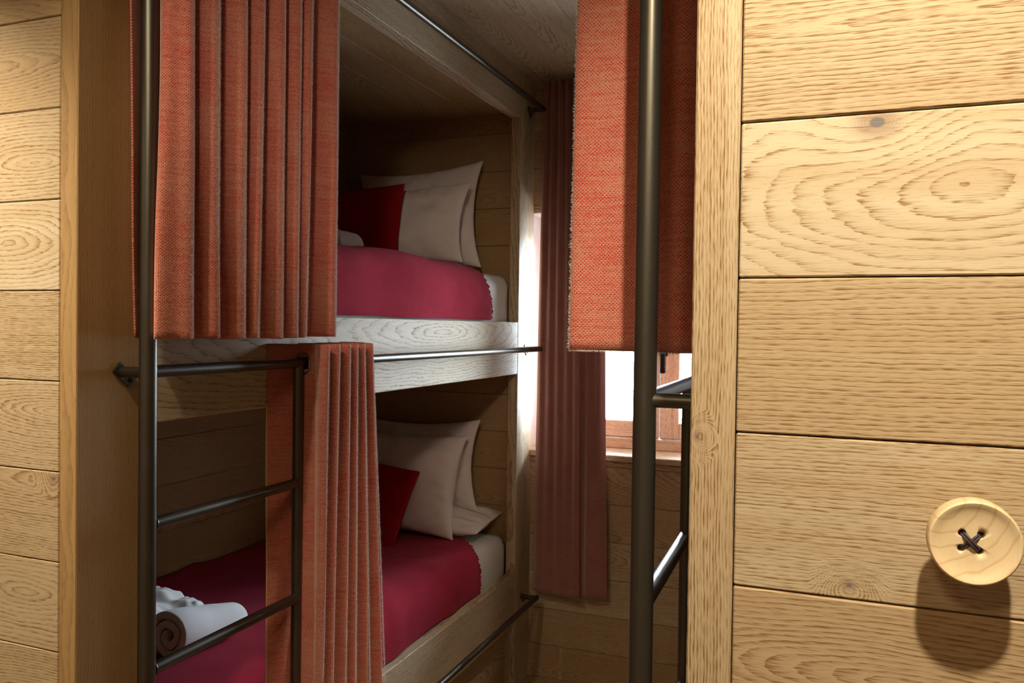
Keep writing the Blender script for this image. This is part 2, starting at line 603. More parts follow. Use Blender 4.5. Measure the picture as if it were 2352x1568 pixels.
# ------------------------------------------------------------------ setting: walls, floor, ceiling
def plank_rows(mb, x0, x1, z0, z1, yf, depth, specs=None, phase=0.058, joint=False, period=6.0):
    """Horizontal boards on a wall facing -Y, with a dark backing left to the gap."""
    k = math.floor((z0 - phase) / ROW)
    while True:
        a = phase + k * ROW; bz = a + ROW
        if a >= z1 - 1e-6:
            break
        a = max(a, z0); bz = min(bz, z1)
        if bz - a > 0.01:
            sp = (specs or {}).get(k, {})
            y = yf + sp.get('dy', 0.0)
            wood(mb, (x0, y, a + 0.0009), (x1, yf + depth, bz - 0.0009), 0, 2,
                 sp.get('pith'), sp.get('period', period), sp.get('tone'), sp.get('seed'), sp.get('knot'), 0.0016, sp.get('ks', 1.0))
        k += 1


# right plank wall: the large one close to the camera
mb = MB()
sp = {
    1: dict(pith=(0.07, 0.325, 0.0, 0.045), period=5.0, tone=0.38, seed=0.21),
    0: dict(pith=(0.115, 0.150, 0.004, 0.40), period=11.0, tone=0.0, seed=0.63, knot=(0.040, 0.2185), dy=0.0008),
    -1: dict(pith=(0.3, 0.12, 0.03, 0.03), period=5.2, tone=0.42, seed=0.37),
    -2: dict(pith=(0.6, -0.02, 0.05, 0.02), period=4.2, tone=0.15, seed=0.81, knot=(0.022, -0.268), ks=2.6, dy=0.0006),
    -3: dict(pith=(0.10, -0.365, 0.01, 0.16), period=5.5, tone=0.5, seed=0.12),
    2: dict(pith=(0.0, 0.5, 0.02, 0.06), period=6.0, tone=0.3, seed=0.55),
}
plank_rows(mb, -0.0965, 1.30, FLOOR, CEIL, YRW, 0.022, sp)
tag(mb.build('wall_right', OAK, smooth=False), kind='structure')
mb = MB()
wood(mb, (-0.097, YRW + 0.022, FLOOR), (1.30, YRW + 0.06, CEIL), 0, 2, bevel=0.0005)
tag(mb.build('trim_1', GAP, smooth=False), kind='structure')

# left plank wall
mb = MB()
sp = {
    3: dict(pith=(-1.9, 0.55, 0.02, 0.10), period=6.5, tone=0.75, seed=0.41),
    2: dict(pith=(-1.62, 0.49, 0.0, 0.12), period=6.5, tone=0.55, seed=0.15),
    1: dict(pith=(-1.44, 0.30, 0.0, 0.20), period=7.5, tone=0.30, seed=0.93),
    0: dict(pith=(-1.50, 0.150, 0.0, 0.30), period=8.5, tone=0.05, seed=0.29),
    -1: dict(pith=(-1.2, 0.10, 0.05, 0.20), period=4.0, tone=0.35, seed=0.77),
    -2: dict(pith=(-1.40, -0.17, 0.0, 0.18), period=5.2, tone=0.30, seed=0.52),
    -3: dict(pith=(-1.2, -0.30, 0.01, 0.10), period=5.0, tone=0.42, seed=0.33, knot=(-1.358, -0.296), ks=1.8),
    -4: dict(pith=(-1.46, -0.52, 0.0, 0.22), period=8.5, tone=0.36, seed=0.68),
    -5: dict(pith=(-1.40, -0.72, 0.0, 0.15), period=5.5, tone=0.40, seed=0.05),
}
plank_rows(mb, -2.7, XL - 0.0455, FLOOR, CEIL, YL, 0.022, sp)
tag(mb.build('wall_left', OAK, smooth=False), kind='structure')
mb = MB()
wood(mb, (-2.7, YL + 0.022, FLOOR), (XL - 0.045, YL + 0.055, CEIL), 0, 2, bevel=0.0005)
tag(mb.build('trim_2', GAP, smooth=False), kind='structure')

# far wall with the window opening
WX0, WX1, WZ0, WZ1 = -1.33, -0.16, -0.594, 0.534
mb = MB()
plank_rows(mb, -2.4, 0.9, FLOOR, WZ0, YF, 0.03, period=6)
plank_rows(mb, -2.4, 0.9, WZ1, CEIL, YF, 0.03, period=6)
plank_rows(mb, -2.4, WX0, WZ0, WZ1, YF, 0.03, period=6)
plank_rows(mb, WX1, 0.9, WZ0, WZ1, YF, 0.03, period=6)
tag(mb.build('wall_far', OAK, smooth=False), kind='structure')
mb = MB()      # masonry behind the boards, its white plaster showing in the window reveal
for lo, hi in (((-2.4, YF + 0.03, FLOOR), (0.9, YF + 0.58, WZ0)), ((-2.4, YF + 0.03, WZ1), (0.9, YF + 0.58, CEIL)),
               ((-2.4, YF + 0.03, WZ0), (WX0, YF + 0.58, WZ1)), ((WX1, YF + 0.03, WZ0), (0.9, YF + 0.58, WZ1))):
    wood(mb, lo, hi, 0, 2, bevel=0.0005)
tag(mb.build('trim_3', PLASTER, smooth=False), kind='structure')

# ceiling boards running down the passage
mb = MB()
x = -2.6 - 0.02
k = 0
while x < 1.3:
    y = -2.2
    while y < 3.7:
        L = rnd.uniform(1.4, 2.6)
        y2 = min(y + L, 3.7)
        if 3.7 - y2 < 0.4:
            y2 = 3.7
        wood(mb, (x + 0.0006, y + 0.0004, CEIL), (x + 0.1694, y2 - 0.0004, CEIL + 0.03), 1, 0, None, 7.5,
             rnd.uniform(0.0, 0.35), bevel=0.001)
        y = y2
    x += 0.17
    k += 1
wood(mb, (-2.9, -2.4, CEIL + 0.03), (1.5, 4.0, CEIL + 0.08), 1, 0, bevel=0.0005)
tag(mb.build('ceiling', OAK, smooth=False), kind='structure')

mb = MB()
x = -2.9
while x < 1.5:
    wood(mb, (x + 0.0006, -2.4, FLOOR - 0.03), (x + 0.1594, 4.0, FLOOR), 1, 0, None, 6.5, rnd.uniform(0.5, 0.95), bevel=0.001)
    x += 0.16
tag(mb.build('floor', OAK, smooth=False), kind='structure')

# the room behind the camera
for nm, lo, hi, au in (('wall_back', (-2.9, -2.3, FLOOR), (1.5, -2.2, CEIL), 0),
                       ('wall_west', (-2.8, -2.2, FLOOR), (-2.7, 3.98, CEIL), 1),
                       ('wall_east', (1.3, -2.2, FLOOR), (1.4, 3.98, CEIL), 1)):
    mb = MB()
    z = FLOOR
    while z < CEIL - 0.01:
        z2 = min(z + ROW, CEIL)
        wood(mb, (lo[0], lo[1], z + 0.0008), (hi[0], hi[1], z2 - 0.0008), au, 2, None, 6.0, bevel=0.001)
        z = z2
    tag(mb.build(nm, OAK, smooth=False), kind='structure')

# ------------------------------------------------------------------ window
mb = MB()
wy0, wy1 = 3.795, 3.865


def cas(mb, x0, x1, z0, z1, left, right, top, bot):
    wood(mb, (x0, wy0, z0), (x0 + left, wy1, z1), 2, 0, (0, x0 - .2, .05, .01), 4.5, 0.0, bevel=0.004)
    wood(mb, (x1 - right, wy0, z0), (x1, wy1, z1), 2, 0, (0, x1 - .25, .05, .01), 4.5, 0.0, bevel=0.004)
    wood(mb, (x0 + left, wy0 + 0.002, z0), (x1 - right, wy1, z0 + bot), 0, 2, (0, z0 - .2, .05, .01), 4.5, 0.0, bevel=0.004)
    wood(mb, (x0 + left, wy0 + 0.002, z1 - top), (x1 - right, wy1, z1), 0, 2, (0, z1 + .2, .05, .01), 4.5, 0.0, bevel=0.004)


win = bpy.data.objects.new('window_1', None)
win.location = (-0.745, 3.82, H + WZ0)
COL.objects.link(win)
tag(win, kind='structure')
fr = MB()   # fixed frame
wood(fr, (WX0, 3.765, -0.566), (WX1, 3.885, -0.517), 0, 2, (0, -0.9, .05, .01), 5, 0.3, bevel=0.003)
wood(fr, (WX0, 3.78, WZ1 - 0.05), (WX1, 3.885, WZ1), 0, 2, (0, 0.9, .05, .01), 5, 0.3, bevel=0.003)
wood(fr, (WX0, 3.78, -0.517), (WX0 + 0.03, 3.885, WZ1 - 0.05), 2, 0, (0, -1.9, .05, .01), 5, 0.3, bevel=0.003)
wood(fr, (WX1 - 0.03, 3.78, -0.517), (WX1, 3.885, WZ1 - 0.05), 2, 0, (0, .3, .05, .01), 5, 0.3, bevel=0.003)
fr.build('window_frame', OAK, win, smooth=False)
sl = MB()
wood(sl, (WX0 - 0.02, 3.54, -0.594), (WX1 + 0.04, YF, -0.566), 0, 2, (0, -0.9, .05, .01), 5, 0.35, bevel=0.004)
wood(sl, (WX0, YF, -0.594), (WX1, 3.88, -0.566), 0, 1, (0, 3.2, .05, .01), 5, 0.35, bevel=0.001)
sl.build('window_sill', OAK, win, smooth=False)
GX = -0.745
c1 = MB(); cas(c1, WX0 + 0.033, GX - 0.0025, -0.514, WZ1 - 0.055, 0.075, 0.088, 0.075, 0.078)
s1 = c1.build('sash', OAK, win, smooth=False)
c2 = MB(); cas(c2, GX + 0.0025, WX1 - 0.033, -0.514, WZ1 - 0.055, 0.088, 0.075, 0.075, 0.078)
s2 = c2.build('sash', OAK, win, smooth=False)
for sx_, x0, x1 in ((s1, WX0 + 0.105, GX - 0.087), (s2, GX + 0.087, WX1 - 0.105)):
    g = MB()
    v_, f_ = chamfer_box((x0, 3.832, -0.438), (x1, 3.836, WZ1 - 0.127), 0.0005)
    g.add(v_, f_)
    g.build('pane', GLASS, sx_, smooth=False)
h = MB()
hx = GX + 0.021
v_, f_ = chamfer_box((hx - 0.0145, 3.782, -0.125), (hx + 0.0145, 3.795, -0.02), 0.003); h.add(v_, f_)
tube(h, (hx, 3.785, -0.055), (hx, 3.75, -0.055), 0.010, 16)
v_, f_ = chamfer_box((hx - 0.013, 3.742, -0.203), (hx + 0.013, 3.758, -0.042), 0.005); h.add(v_, f_)
tag(h.build('window_handle', IRON, s2, angle=25), 'black window handle')

# ------------------------------------------------------------------ bunk beds
def xm(mirror, a, b=None):
    """Left bunk X to the mirrored side."""
    f = (lambda v: v) if not mirror else (lambda v: XL + XR - v)
    if b is None:
        return f(a)
    lo, hi = sorted((f(a), f(b)))
    return lo, hi


def make_bunk(mirror, y0, label, panels):
    X = lambda a, b: xm(mirror, a, b)
    cx = xm(mirror, -1.78)
    root = thing('bunk_bed', (cx, 2.3, FLOOR), label, 'bunk bed')

    def board(name, xa, xb, ya, yb, za, zb, au, av, parent=root, **kw):
        p = MB()
        lo, hi = X(xa, xb)
        wood(p, (lo, ya, za), (hi, yb, zb), au, av, **kw)
        return p.build(name, OAK, parent, smooth=False)
    # posts: 45 mm boards standing on edge, their narrow edge towards the passage mouth
    if not mirror:
        board('post', XL - 0.0445, XL, y0, y0 + 0.155, FLOOR, CEIL, 2, 1, pith=(0.5, y0 - 0.22, 0.12, 0.012), period=5.5, tone=1.0, seed=0.44, bevel=0.002)  # darkest tone, the shade of its passage face put into the colour
    else:
        board('post', XL - 0.049, XL, y0, y0 + 0.19, FLOOR, CEIL, 2, 0, pith=(0.3, XR - 0.35, 0.10, 0.012), period=3.6, tone=0.3, seed=0.86, knot=(-0.12, -0.139), ks=3.2, bevel=0.002)
    board('post', XL - 0.0445, XL, 3.376, YF - 0.002, FLOOR, CEIL, 2, 1, pith=(-0.3, 3.46, 0.035, 0.05), period=6.5, tone=0.1, seed=0.19, bevel=0.002)
    ya, yb = y0 + 0.155, 3.376
    if mirror:
        ya = y0 + 0.19
    board('side_rail', XL - 0.0445, XL - 0.001, ya, yb, -0.207, 0.0235, 1, 2, pith=(2.75, -0.02, 0.004, 0.12), period=10.5, tone=0.0, seed=0.71, bevel=0.0025)
    board('side_rail', XL - 0.0445, XL - 0.001, ya, yb, -1.33, -1.104, 1, 2, pith=(1.5, -1.45, 0.03, 0.03), period=7.0, tone=0.15, seed=0.47, bevel=0.0025)
    board('top_beam', XL - 0.0525, XL - 0.001, ya, yb, 0.933, CEIL, 1, 2, pith=(1.2, 0.80, 0.05, 0.03), period=6.0, tone=0.05, seed=0.9, bevel=0.002)
    board('base_panel', XL - 0.060, XL - 0.042, ya, yb, FLOOR, -1.33, 1, 2, period=6.0, tone=0.5, seed=0.3)
    if panels:  # end, back and canopy boards toned dark, berth shade put into the colour
        p = MB()    # inner head end, horizontal boards
        k = -10
        while True:
            a = 0.033 + k * 0.169; b_ = a + 0.169
            if a > 0.97:
                break
            if b_ > FLOOR:
                lo, hi = X(-2.25, XL - 0.0445)
                wood(p, (lo, 3.42, max(a, FLOOR) + 0.0008), (hi, 3.45, min(b_, 0.985) - 0.0008), 0, 2, None, 6.0, rnd.uniform(0.75, 1.0), bevel=0.0012)
            k += 1
        p.build('end_panel', OAK, root, smooth=False)
        p = MB()
        k = -10
        while True:
            a = 0.093 + k * 0.169; b_ = a + 0.169
            if a > 0.97:
                break
            if b_ > FLOOR:
                lo, hi = X(-2.25, -2.22)
                wood(p, (lo, y0 + 0.06, max(a, FLOOR) + 0.0008), (hi, 3.42, min(b_, 0.985) - 0.0008), 1, 2, None, 6.0, rnd.uniform(0.8, 1.0), bevel=0.0012)
            k += 1
        p.build('back_panel', OAK, root, smooth=False)
        p = MB()
        xa = -2.22
        while xa < XL - 0.06:
            xb = min(xa + 0.17, XL - 0.0525)
            lo, hi = X(xa, xb)
            wood(p, (lo + 0.0006, y0 + 0.06, 0.965), (hi - 0.0006, 3.42, 0.985), 1, 0, None, 6.5, rnd.uniform(0.6, 1.0), bevel=0.001)
            xa = xb
        p.build('canopy', OAK, root, smooth=False)
        board('bed_base', -2.22, XL - 0.0445, y0 + 0.06, 3.42, -0.20, -0.17, 1, 0, tone=0.6)
        board('bed_base', -2.22, XL - 0.0445, y0 + 0.06, 3.42, -1.325, -1.295, 1, 0, tone=0.6)
    return root


make_bunk(False, YL, 'built-in oak bunk bed with two made-up berths, left of the passage', True)
make_bunk(True, YRW, 'oak bunk bed whose pale end post stands beside the large plank wall on the right', True)


# ------------------------------------------------------------------ steel ladders, rods, brackets
def bracket(parent, yb, z, mirror, x_rod, xface=None):
    """Skewed flat plate screwed to the post, with a short stub out to the tube."""
    f = 1 if not mirror else -1
    xf = XL if not mirror else XR
    br = MB()
    tube(br, (xf, yb, z), (x_rod, yb, z), 0.0105, 20)
    o = br.build('bracket', STEEL, parent)
    pl = MB()
    pts = [(-0.022, 0.001), (-0.006, 0.019), (0.034, -0.013), (0.017, -0.032)]
    x0, x1 = xf, xf + f * 0.005
    vv = [(x0, yb + a, z + b) for a, b in pts] + [(x1, yb + a, z + b) for a, b in pts]
    ff = [(0, 1, 2, 3), (7, 6, 5, 4)] + [(i, 4 + i, 4 + (i + 1) % 4, (i + 1) % 4) for i in range(4)]
    pl.add(vv, ff)
    o2 = pl.build('mounting_plate', STEEL, o, angle=20)
    sc = MB()
    tube(sc, (xf + f * 0.004, yb + 0.019, z - 0.018), (xf + f * 0.0085, yb + 0.019, z - 0.018), 0.0055, 14, 0.004)
    sc.build('screw', IRON, o)
    return o


def make_ladder(mirror, px, py, sx, sy_, zs, label):
    root = thing('bunk_ladder', (px, py, FLOOR), label, 'ladder', None)
    p = MB(); tube(p, (px, py, FLOOR), (px, py, CEIL), 0.0165, 32); p.build('pole', STEEL, root)
    p = MB(); tube(p, (sx, sy_, FLOOR), (sx, sy_, zs[0]), 0.0125, 28); p.build('short_stile', STEEL, root)
    for z in zs[1:]:
        p = MB(); tube(p, (px, py, z), (sx, sy_, z), 0.0122, 28)
        # little weld beads at both ends
        d = (Vector((sx, sy_, 0)) - Vector((px, py, 0))).normalized()
        for c, s, rr in ((Vector((px, py, z)), 1, 0.0165), (Vector((sx, sy_, z)), -1, 0.0125)):
            a = c + d * s * rr * 0.93
            tube(p, a, a + d * s * 0.003, 0.0137, 24, 0.0125)
        p.build('rung', STEEL, root)
    bracket(root, py, zs[0], mirror, px)
    return root


ZR = [-0.097, -0.393, -0.680, -0.967, -1.254]
make_ladder(False, -1.23, 1.204, -1.23, 1.680, ZR, 'dark steel ladder in front of the left bunk, its pole left of the towel')
make_ladder(True, -0.2455, 1.143, -0.254, 1.578, [-0.100, -0.396, -0.684, -0.972, -1.26], 'dark steel ladder by the right-hand wall, its pole before the hanging curtain')


def rod(ya, yb, xa, xb, z, mirror, label, r=0.0122):
    root = thing('curtain_rod', ((xa + xb) / 2, (ya + yb) / 2, z), label, 'rod')
    p = MB(); tube(p, (xa, ya, z), (xb, yb, z), r, 28); p.build('tube', STEEL, root)
    bracket(root, yb - 0.012, z, mirror, xb)
    return root


rod(1.204, 3.488, -1.23, -1.23, 0.987, False, 'dark steel rod under the ceiling in front of the top beam')
rod(1.204, 3.478, -1.23, -1.23, -0.095, False, 'dark steel rod along the upper bunk rail, lower curtain threaded on it')
rod(1.204, 3.478, -1.23, -1.23, -1.230, False, 'lowest steel rod, running past the lower bunk side board')
rod(1.143, 3.478, -0.2455, -0.262, -0.100, True, 'steel rod leaving the right ladder behind its pole, just below curtain hem')
rod(1.143, 3.478, -0.2455, -0.262, 0.987, True, 'steel rod high up carrying the right-hand curtain')


# ------------------------------------------------------------------ curtains
def curtain(name, top, bot, z0, z1, label, mat=None, nz=60, per=10, hole=None, ease=1.0, wob=0.003, mid=None, seed=0.0):
    """Cloth hung in folds: plan outlines at the top and the hem, blended down the drop."""
    T = catmull([(a, b, 0) for a, b in top], per)
    B = catmull([(a, b, 0) for a, b in bot], per)
    n = len(T)
    us = [0.0]
    for i in range(1, n):
        us.append(us[-1] + 0.5 * ((T[i] - T[i - 1]).length + (B[i] - B[i - 1]).length))
    verts = []; fab = []; faces = []
    for j in range(nz + 1):
        t = j / nz
        z = z0 + (z1 - z0) * t
        e = t ** ease
        for i in range(n):
            p = T[i].lerp(B[i], e)
            w = mnoise.noise(Vector((us[i] * 9 + seed, t * 3.2, seed))) * wob * (0.4 + t)
            w2 = mnoise.noise(Vector((us[i] * 14 + seed, t * 2.6, seed + 7))) * wob * (0.4 + t)
            zz = z + (mnoise.noise(Vector((us[i] * 5, seed, 3))) * 0.006 if j in (0, nz) else 0)
            verts.append((p.x + w, p.y + w2, zz))
            fab.append((us[i] + seed, z, 0))
    for j in range(nz):
        for i in range(n - 1):
            q = (j * n + i, j * n + i + 1, (j + 1) * n + i + 1, (j + 1) * n + i)
            if hole:
                c = sum((Vector(verts[k]) for k in q), Vector()) / 4
                if (c - Vector(hole)).length < 0.0225:
                    continue
            faces.append(q)
    cxs = sum(v[0] for v in verts) / len(verts); cys = sum(v[1] for v in verts) / len(verts)
    root = thing(name, (cxs, cys, min(z0, z1)), label, 'curtain')
    mb = MB()
    mb.add(verts, faces, fab=fab)
    o = mb.build('curtain_cloth', mat or WEAVE, root, angle=80, solid=0.0035)
    return root, T, B, us, verts, n


def nap(root, T, B, z0, z1, ease, per_m, seedv, pick):
    """Short pale fibres standing off the fold crests."""
    n = len(T)
    rn = random.Random(seedv)
    idx = [i for i in range(1, n - 1) if pick(T[i])]
    mbf = MB()
    for i in idx:
        for q in range(int(abs(z1 - z0) * per_m)):
            t = rn.random()
            e = t ** ease
            p = T[i].lerp(B[i], e); a = T[i - 1].lerp(B[i - 1], e); b_ = T[i + 1].lerp(B[i + 1], e)
            d = (b_ - a).normalized()
            nrm = Vector((d.y, -d.x, 0))
            if nrm.x < 0:
                nrm = -nrm
            p = p + d * rn.uniform(-0.001, 0.006) + nrm * 0.001
            p.z = z0 + (z1 - z0) * t
            L = rn.uniform(0.0015, 0.0042) * (2.5 if rn.random() < 0.01 else 1)
            v = (nrm + d * rn.uniform(-0.6, 0.6) + Vector((0, 0, rn.uniform(-0.8, 0.5)))).normalized()
            w = v.cross(Vector((0, 0, 1))).normalized() * 0.00017
            w2 = v.cross(w).normalized() * 0.00017
            q1 = p + v * L
            mbf.add([p + w, p - w * 0.5 + w2, p - w * 0.5 - w2, q1], [(0, 1, 3), (1, 2, 3), (2, 0, 3)])
    o = mbf.build('loose_fibres', FUZZ, root, smooth=False)
    tag(o, 'pale fuzzy nap on the fold edges', kind='stuff')


# upper left: eight tight folds on the high rod
CT = [1.242, 1.314, 1.396, 1.456, 1.525, 1.586, 1.632, 1.740]
CB = [1.245, 1.317, 1.397, 1.442, 1.524, 1.581, 1.614, 1.738]


def plan_ul(C, left, f1):
    pts = [(-1.248, left - 0.006), (-1.254, left + 0.016), (-1.264, left + 0.040), (-1.282, left + 0.058), (-1.240, left + 0.056)]
    pts += f1
    for k, c in enumerate(C):
        g0 = min(1.0, (c - C[k - 1]) / 0.07) if k else 1.0
        pts += [(-1.178, c - 0.020 * g0), (-1.165, c - 0.007 * g0), (-1.166, c + 0.006), (-1.182, c + 0.013)]
        if k < len(C) - 1:
            nx = C[k + 1]
            gap = nx - c
            pts += [(-1.245, c + 0.015), (-1.279, c + 0.021), (-1.262, c + 0.024 + 0.08 * gap), (-1.207, c + 0.50 * gap)]
    pts += [(-1.23, C[-1] + 0.016), (-1.262, C[-1] + 0.025)]
    return pts


up_l = curtain('curtain', plan_ul(CT, 1.174, [(-1.208, 1.214), (-1.192, 1.212)]), plan_ul(CB, 1.196, [(-1.202, 1.194), (-1.186, 1.196)]),
               1.02, -0.030, 'short red and tan woven curtain in front of the left upper berth', nz=70, per=6, wob=0.0035, seed=1.3, ease=1.6)

nap(up_l[0], up_l[1], up_l[2], 1.0, -0.03, 1.6, 1100, 3, lambda p: p.x > -1.176)

# lower left: eyelet curtain on the middle rod
LT = [1.689, 1.736, 1.784, 1.819, 1.853, 1.892]
LB = [1.674, 1.714, 1.777, 1.826, 1.897, 1.977]


def plan_ll(C, a, w):
    pts = [(-1.300, a), (-1.275, a + 0.030), (-1.245, a + 0.049), (-1.23, a + 0.0525), (-1.20, a + 0.050), (-1.172, C[0] - 0.001)]
    for k, c in enumerate(C):
        pts += [(-1.155, c - 0.006), (-1.149, c + 0.001), (-1.158, c + 0.007)]
        if k < len(C) - 1:
            gap = C[k + 1] - c
            pts += [(-1.20, c + 0.009), (-1.272 - w, c + 0.2 * gap + 0.004), (-1.20, c + 0.6 * gap)]
    pts += [(-1.20, C[-1] + 0.010), (-1.26, C[-1] + 0.016)]
    return pts


lo_l = curtain('curtain', plan_ll(LT, 1.650, 0.01), plan_ll(LB, 1.660, 0.015), -0.048, -1.20,
               'long red and tan curtain with eyelet, in front of the left lower berth', nz=110, per=7, wob=0.0025, seed=4.1,
               hole=(-1.23, 1.7025, -0.097))
nap(lo_l[0], lo_l[1], lo_l[2], -0.05, -1.0, 1.0, 900, 5, lambda p: p.x > -1.160)
e = MB()
ring = [(-1.23 + 0.0265 * math.cos(a), 1.7025 - 0.0035, -0.097 + 0.0265 * math.sin(a)) for a in [2 * math.pi * k / 40 for k in range(40)]]
path_tube(e, ring, 0.0042, 10, True)
ring = [(-1.23 + 0.0235 * math.cos(a), 1.7025 + 0.002, -0.097 + 0.0235 * math.sin(a)) for a in [2 * math.pi * k / 40 for k in range(40)]]
path_tube(e, ring, 0.0035, 10, True)
tag(e.build('eyelet', EYELET, lo_l[0]), 'bronze ring eyelet')
e = MB()
vv = []; ff = []; nrow = 40
for j in range(nrow + 1):
    t = j / nrow
    z = -0.20 - t * 1.0
    w = 0.004 + 0.002 * math.sin(t * 9)
    y = 1.650 + 0.010 * t
    vv += [(-1.3015 - w, y + 0.003, z), (-1.3015, y - 0.001, z), (-1.299, y + 0.0, z), (-1.3015 - w, y + 0.006, z)]
for j in range(nrow):
    for k in range(4):
        a = j * 4 + k; b_ = j * 4 + (k + 1) % 4
        ff.append((a, b_, b_ + 4, a + 4))
e.add(vv, ff)
tag(e.build('lining_edge', HEM, lo_l[0]), 'pale yellow lining edge')

# right: broad panel turned to the camera
RT = [(-0.160, 1.215), (-0.185, 1.232), (-0.215, 1.224), (-0.245, 1.236), (-0.285, 1.252), (-0.335, 1.258), (-0.374, 1.250), (-0.381, 1.259),
      (-0.365, 1.272), (-0.28, 1.285), (-0.19, 1.30), (-0.175, 1.315), (-0.20, 1.33), (-0.29, 1.345), (-0.345, 1.36), (-0.345, 1.375),
      (-0.27, 1.39), (-0.185, 1.405), (-0.18, 1.42), (-0.25, 1.44), (-0.33, 1.46)]
RB = [(-0.160, 1.215), (-0.184, 1.238), (-0.210, 1.216), (-0.240, 1.230), (-0.285, 1.246), (-0.340, 1.256), (-0.383, 1.248), (-0.391, 1.258),
      (-0.375, 1.272), (-0.28, 1.285), (-0.19, 1.30), (-0.175, 1.315), (-0.20, 1.33), (-0.29, 1.345), (-0.345, 1.36), (-0.345, 1.375),
      (-0.27, 1.39), (-0.185, 1.405), (-0.18, 1.42), (-0.25, 1.44), (-0.33, 1.46)]
rc = curtain('curtain', RT, RB, 1.02, -0.034, 'red and tan curtain behind the near steel pole on the right', nz=70, per=8, wob=0.002, seed=9.7)
fz = MB()
for q in range(2600):
    t = rnd.random() ** 0.8
    z = 1.0 - t * 1.033
    xe = -0.381 + (-0.391 + 0.381) * t
    L = rnd.uniform(0.0025, 0.0065) * (0.6 + 0.5 * t)
    curl = rnd.random() < 0.02
    a = rnd.uniform(-1.1, 1.1)
    p0 = Vector((xe - 0.0008, 1.257 + rnd.uniform(-0.005, 0.004), z))
    d = Vector((-math.cos(a), rnd.uniform(-.3, .3), math.sin(a)))
    if curl:
        r0 = rnd.uniform(0.002, 0.005)
        e2 = Vector((d.z, 0, -d.x))
        a1 = rnd.uniform(2.5, 5.0)
        path_tube(fz, [p0 + d * (r0 * math.sin(k / 7 * a1)) + e2 * r0 * (1 - math.cos(k / 7 * a1)) for k in range(8)], 0.00025, 4)
    else:
        p1 = p0 + d * L * 0.5 + Vector((0, 0, rnd.uniform(-.0005, .0005)))
        p2 = p0 + d * L + Vector((rnd.uniform(-.0005, .0005), 0, -0.0006))
        path_tube(fz, [p0, p1, p2], 0.0003, 3)
for q in range(500):
    x = -0.391 + rnd.random() * 0.20
    p0 = Vector((x, 1.249 + rnd.uniform(-.004, .004) if x < -0.25 else 1.232 + rnd.uniform(-.01, .004), -0.034))
    L = rnd.uniform(0.0015, 0.0035)
    path_tube(fz, [p0, p0 + Vector((rnd.uniform(-.002, .002), -.001, -L))], 0.00022, 4)
o = fz.build('loose_fibres', FUZZ, rc[0])
tag(o, 'pale loose wool fibres along the edge', kind='stuff')

# far: long curtain beside the window
WT = [(-1.240 + 0.0165 * i, 3.497 + (0.02 if i % 2 == 0 else -0.02)) for i in range(17)]
xs = [-1.258, -1.236, -1.212, -1.187, -1.162, -1.137, -1.112, -1.087, -1.063, -1.043, -1.030, -1.038, -1.018, -0.993, -0.968, -0.939, -0.909]
ys = [3.500, 3.488, 3.482, 3.480, 3.480, 3.476, 3.473, 3.471, 3.468, 3.464, 3.470, 3.498, 3.500, 3.487, 3.487, 3.496, 3.508]
WB = list(zip(xs, ys))
curtain('curtain', WT, WB, 1.118, -1.205, 'full-length reddish brown curtain drawn aside at the left of the far window', TWILL, nz=90, per=6, wob=0.004, seed=2.2, ease=0.75)
curtain('curtain', [(-1.478 - a, b) for a, b in WT], [(-1.478 - a, b) for a, b in WB], 1.118, -1.205,  # unseen match of the left curtain, added to narrow the window light
        'unseen full-length curtain drawn aside at the right of the far window, behind the right ladder', TWILL, nz=60, per=5, wob=0.004, seed=6.2, ease=0.75)


# ------------------------------------------------------------------ bedding
def rounded_slab(lo, hi, r, seed, amp=0.004, nx=26, ny=60, nzv=8):
    """Mattress: box with rounded edges, slightly uneven."""
    mb = MB()
    c = Vector([(lo[k] + hi[k]) / 2 for k in range(3)])
    hs = Vector([(hi[k] - lo[k]) / 2 for k in range(3)])
    seen = {}
    verts = []; faces = []

    def vert(p):
        key = (round(p[0], 5), round(p[1], 5), round(p[2], 5))
        if key in seen:
            return seen[key]
        q = Vector((p[0] * hs.x, p[1] * hs.y, p[2] * hs.z))
        inner = Vector([max(-(hs[k] - r), min(hs[k] - r, q[k])) for k in range(3)])
        d = q - inner
        if d.length > 1e-7:
            # distance so that box corner maps onto the rounded surface
            q = inner + d.normalized() * min(r, max(abs(d.x), abs(d.y), abs(d.z)))
        w = c + q
        n = mnoise.noise(Vector((w.x * 6, w.y * 6, seed))) + 0.5 * mnoise.noise(Vector((w.x * 20, w.y * 11, w.z * 22 + seed)))
        dn = (q - inner * 0.98)
        dn = dn.normalized() if dn.length > 0 else Vector((0, 0, 1))
        verts.append(w + dn * n * amp)
        seen[key] = len(verts) - 1
        return seen[key]
    for ax, (na, nb) in ((0, (ny, nzv)), (1, (nx, nzv)), (2, (nx, ny))):
        o1, o2 = [k for k in range(3) if k != ax]
        for s in (-1, 1):
            for i in range(na):
                for j in range(nb):
                    q = []
                    for (di, dj) in ((0, 0), (1, 0), (1, 1), (0, 1)):
                        p = [0, 0, 0]; p[ax] = s
                        p[o1] = -1 + 2 * (i + di) / na; p[o2] = -1 + 2 * (j + dj) / nb
                        q.append(vert(p))
                    if (s > 0) != (ax == 1):
                        faces.append(q)
                    else:
                        faces.append(q[::-1])
    mb.add(verts, faces)
    return mb


def mattress(z0, z1, label, seed):
    tag(rounded_slab((-2.215, 1.175, z0), (-1.352, 3.415, z1), 0.05, seed, 0.0025).build('mattress', SHEET, angle=60), label, 'mattress')


mattress(-0.168, 0.232, 'white sheeted mattress showing at the head of the upper berth', 1.0)
mattress(-1.293, -0.935, 'white sheeted mattress showing at the head of the lower berth', 5.0)


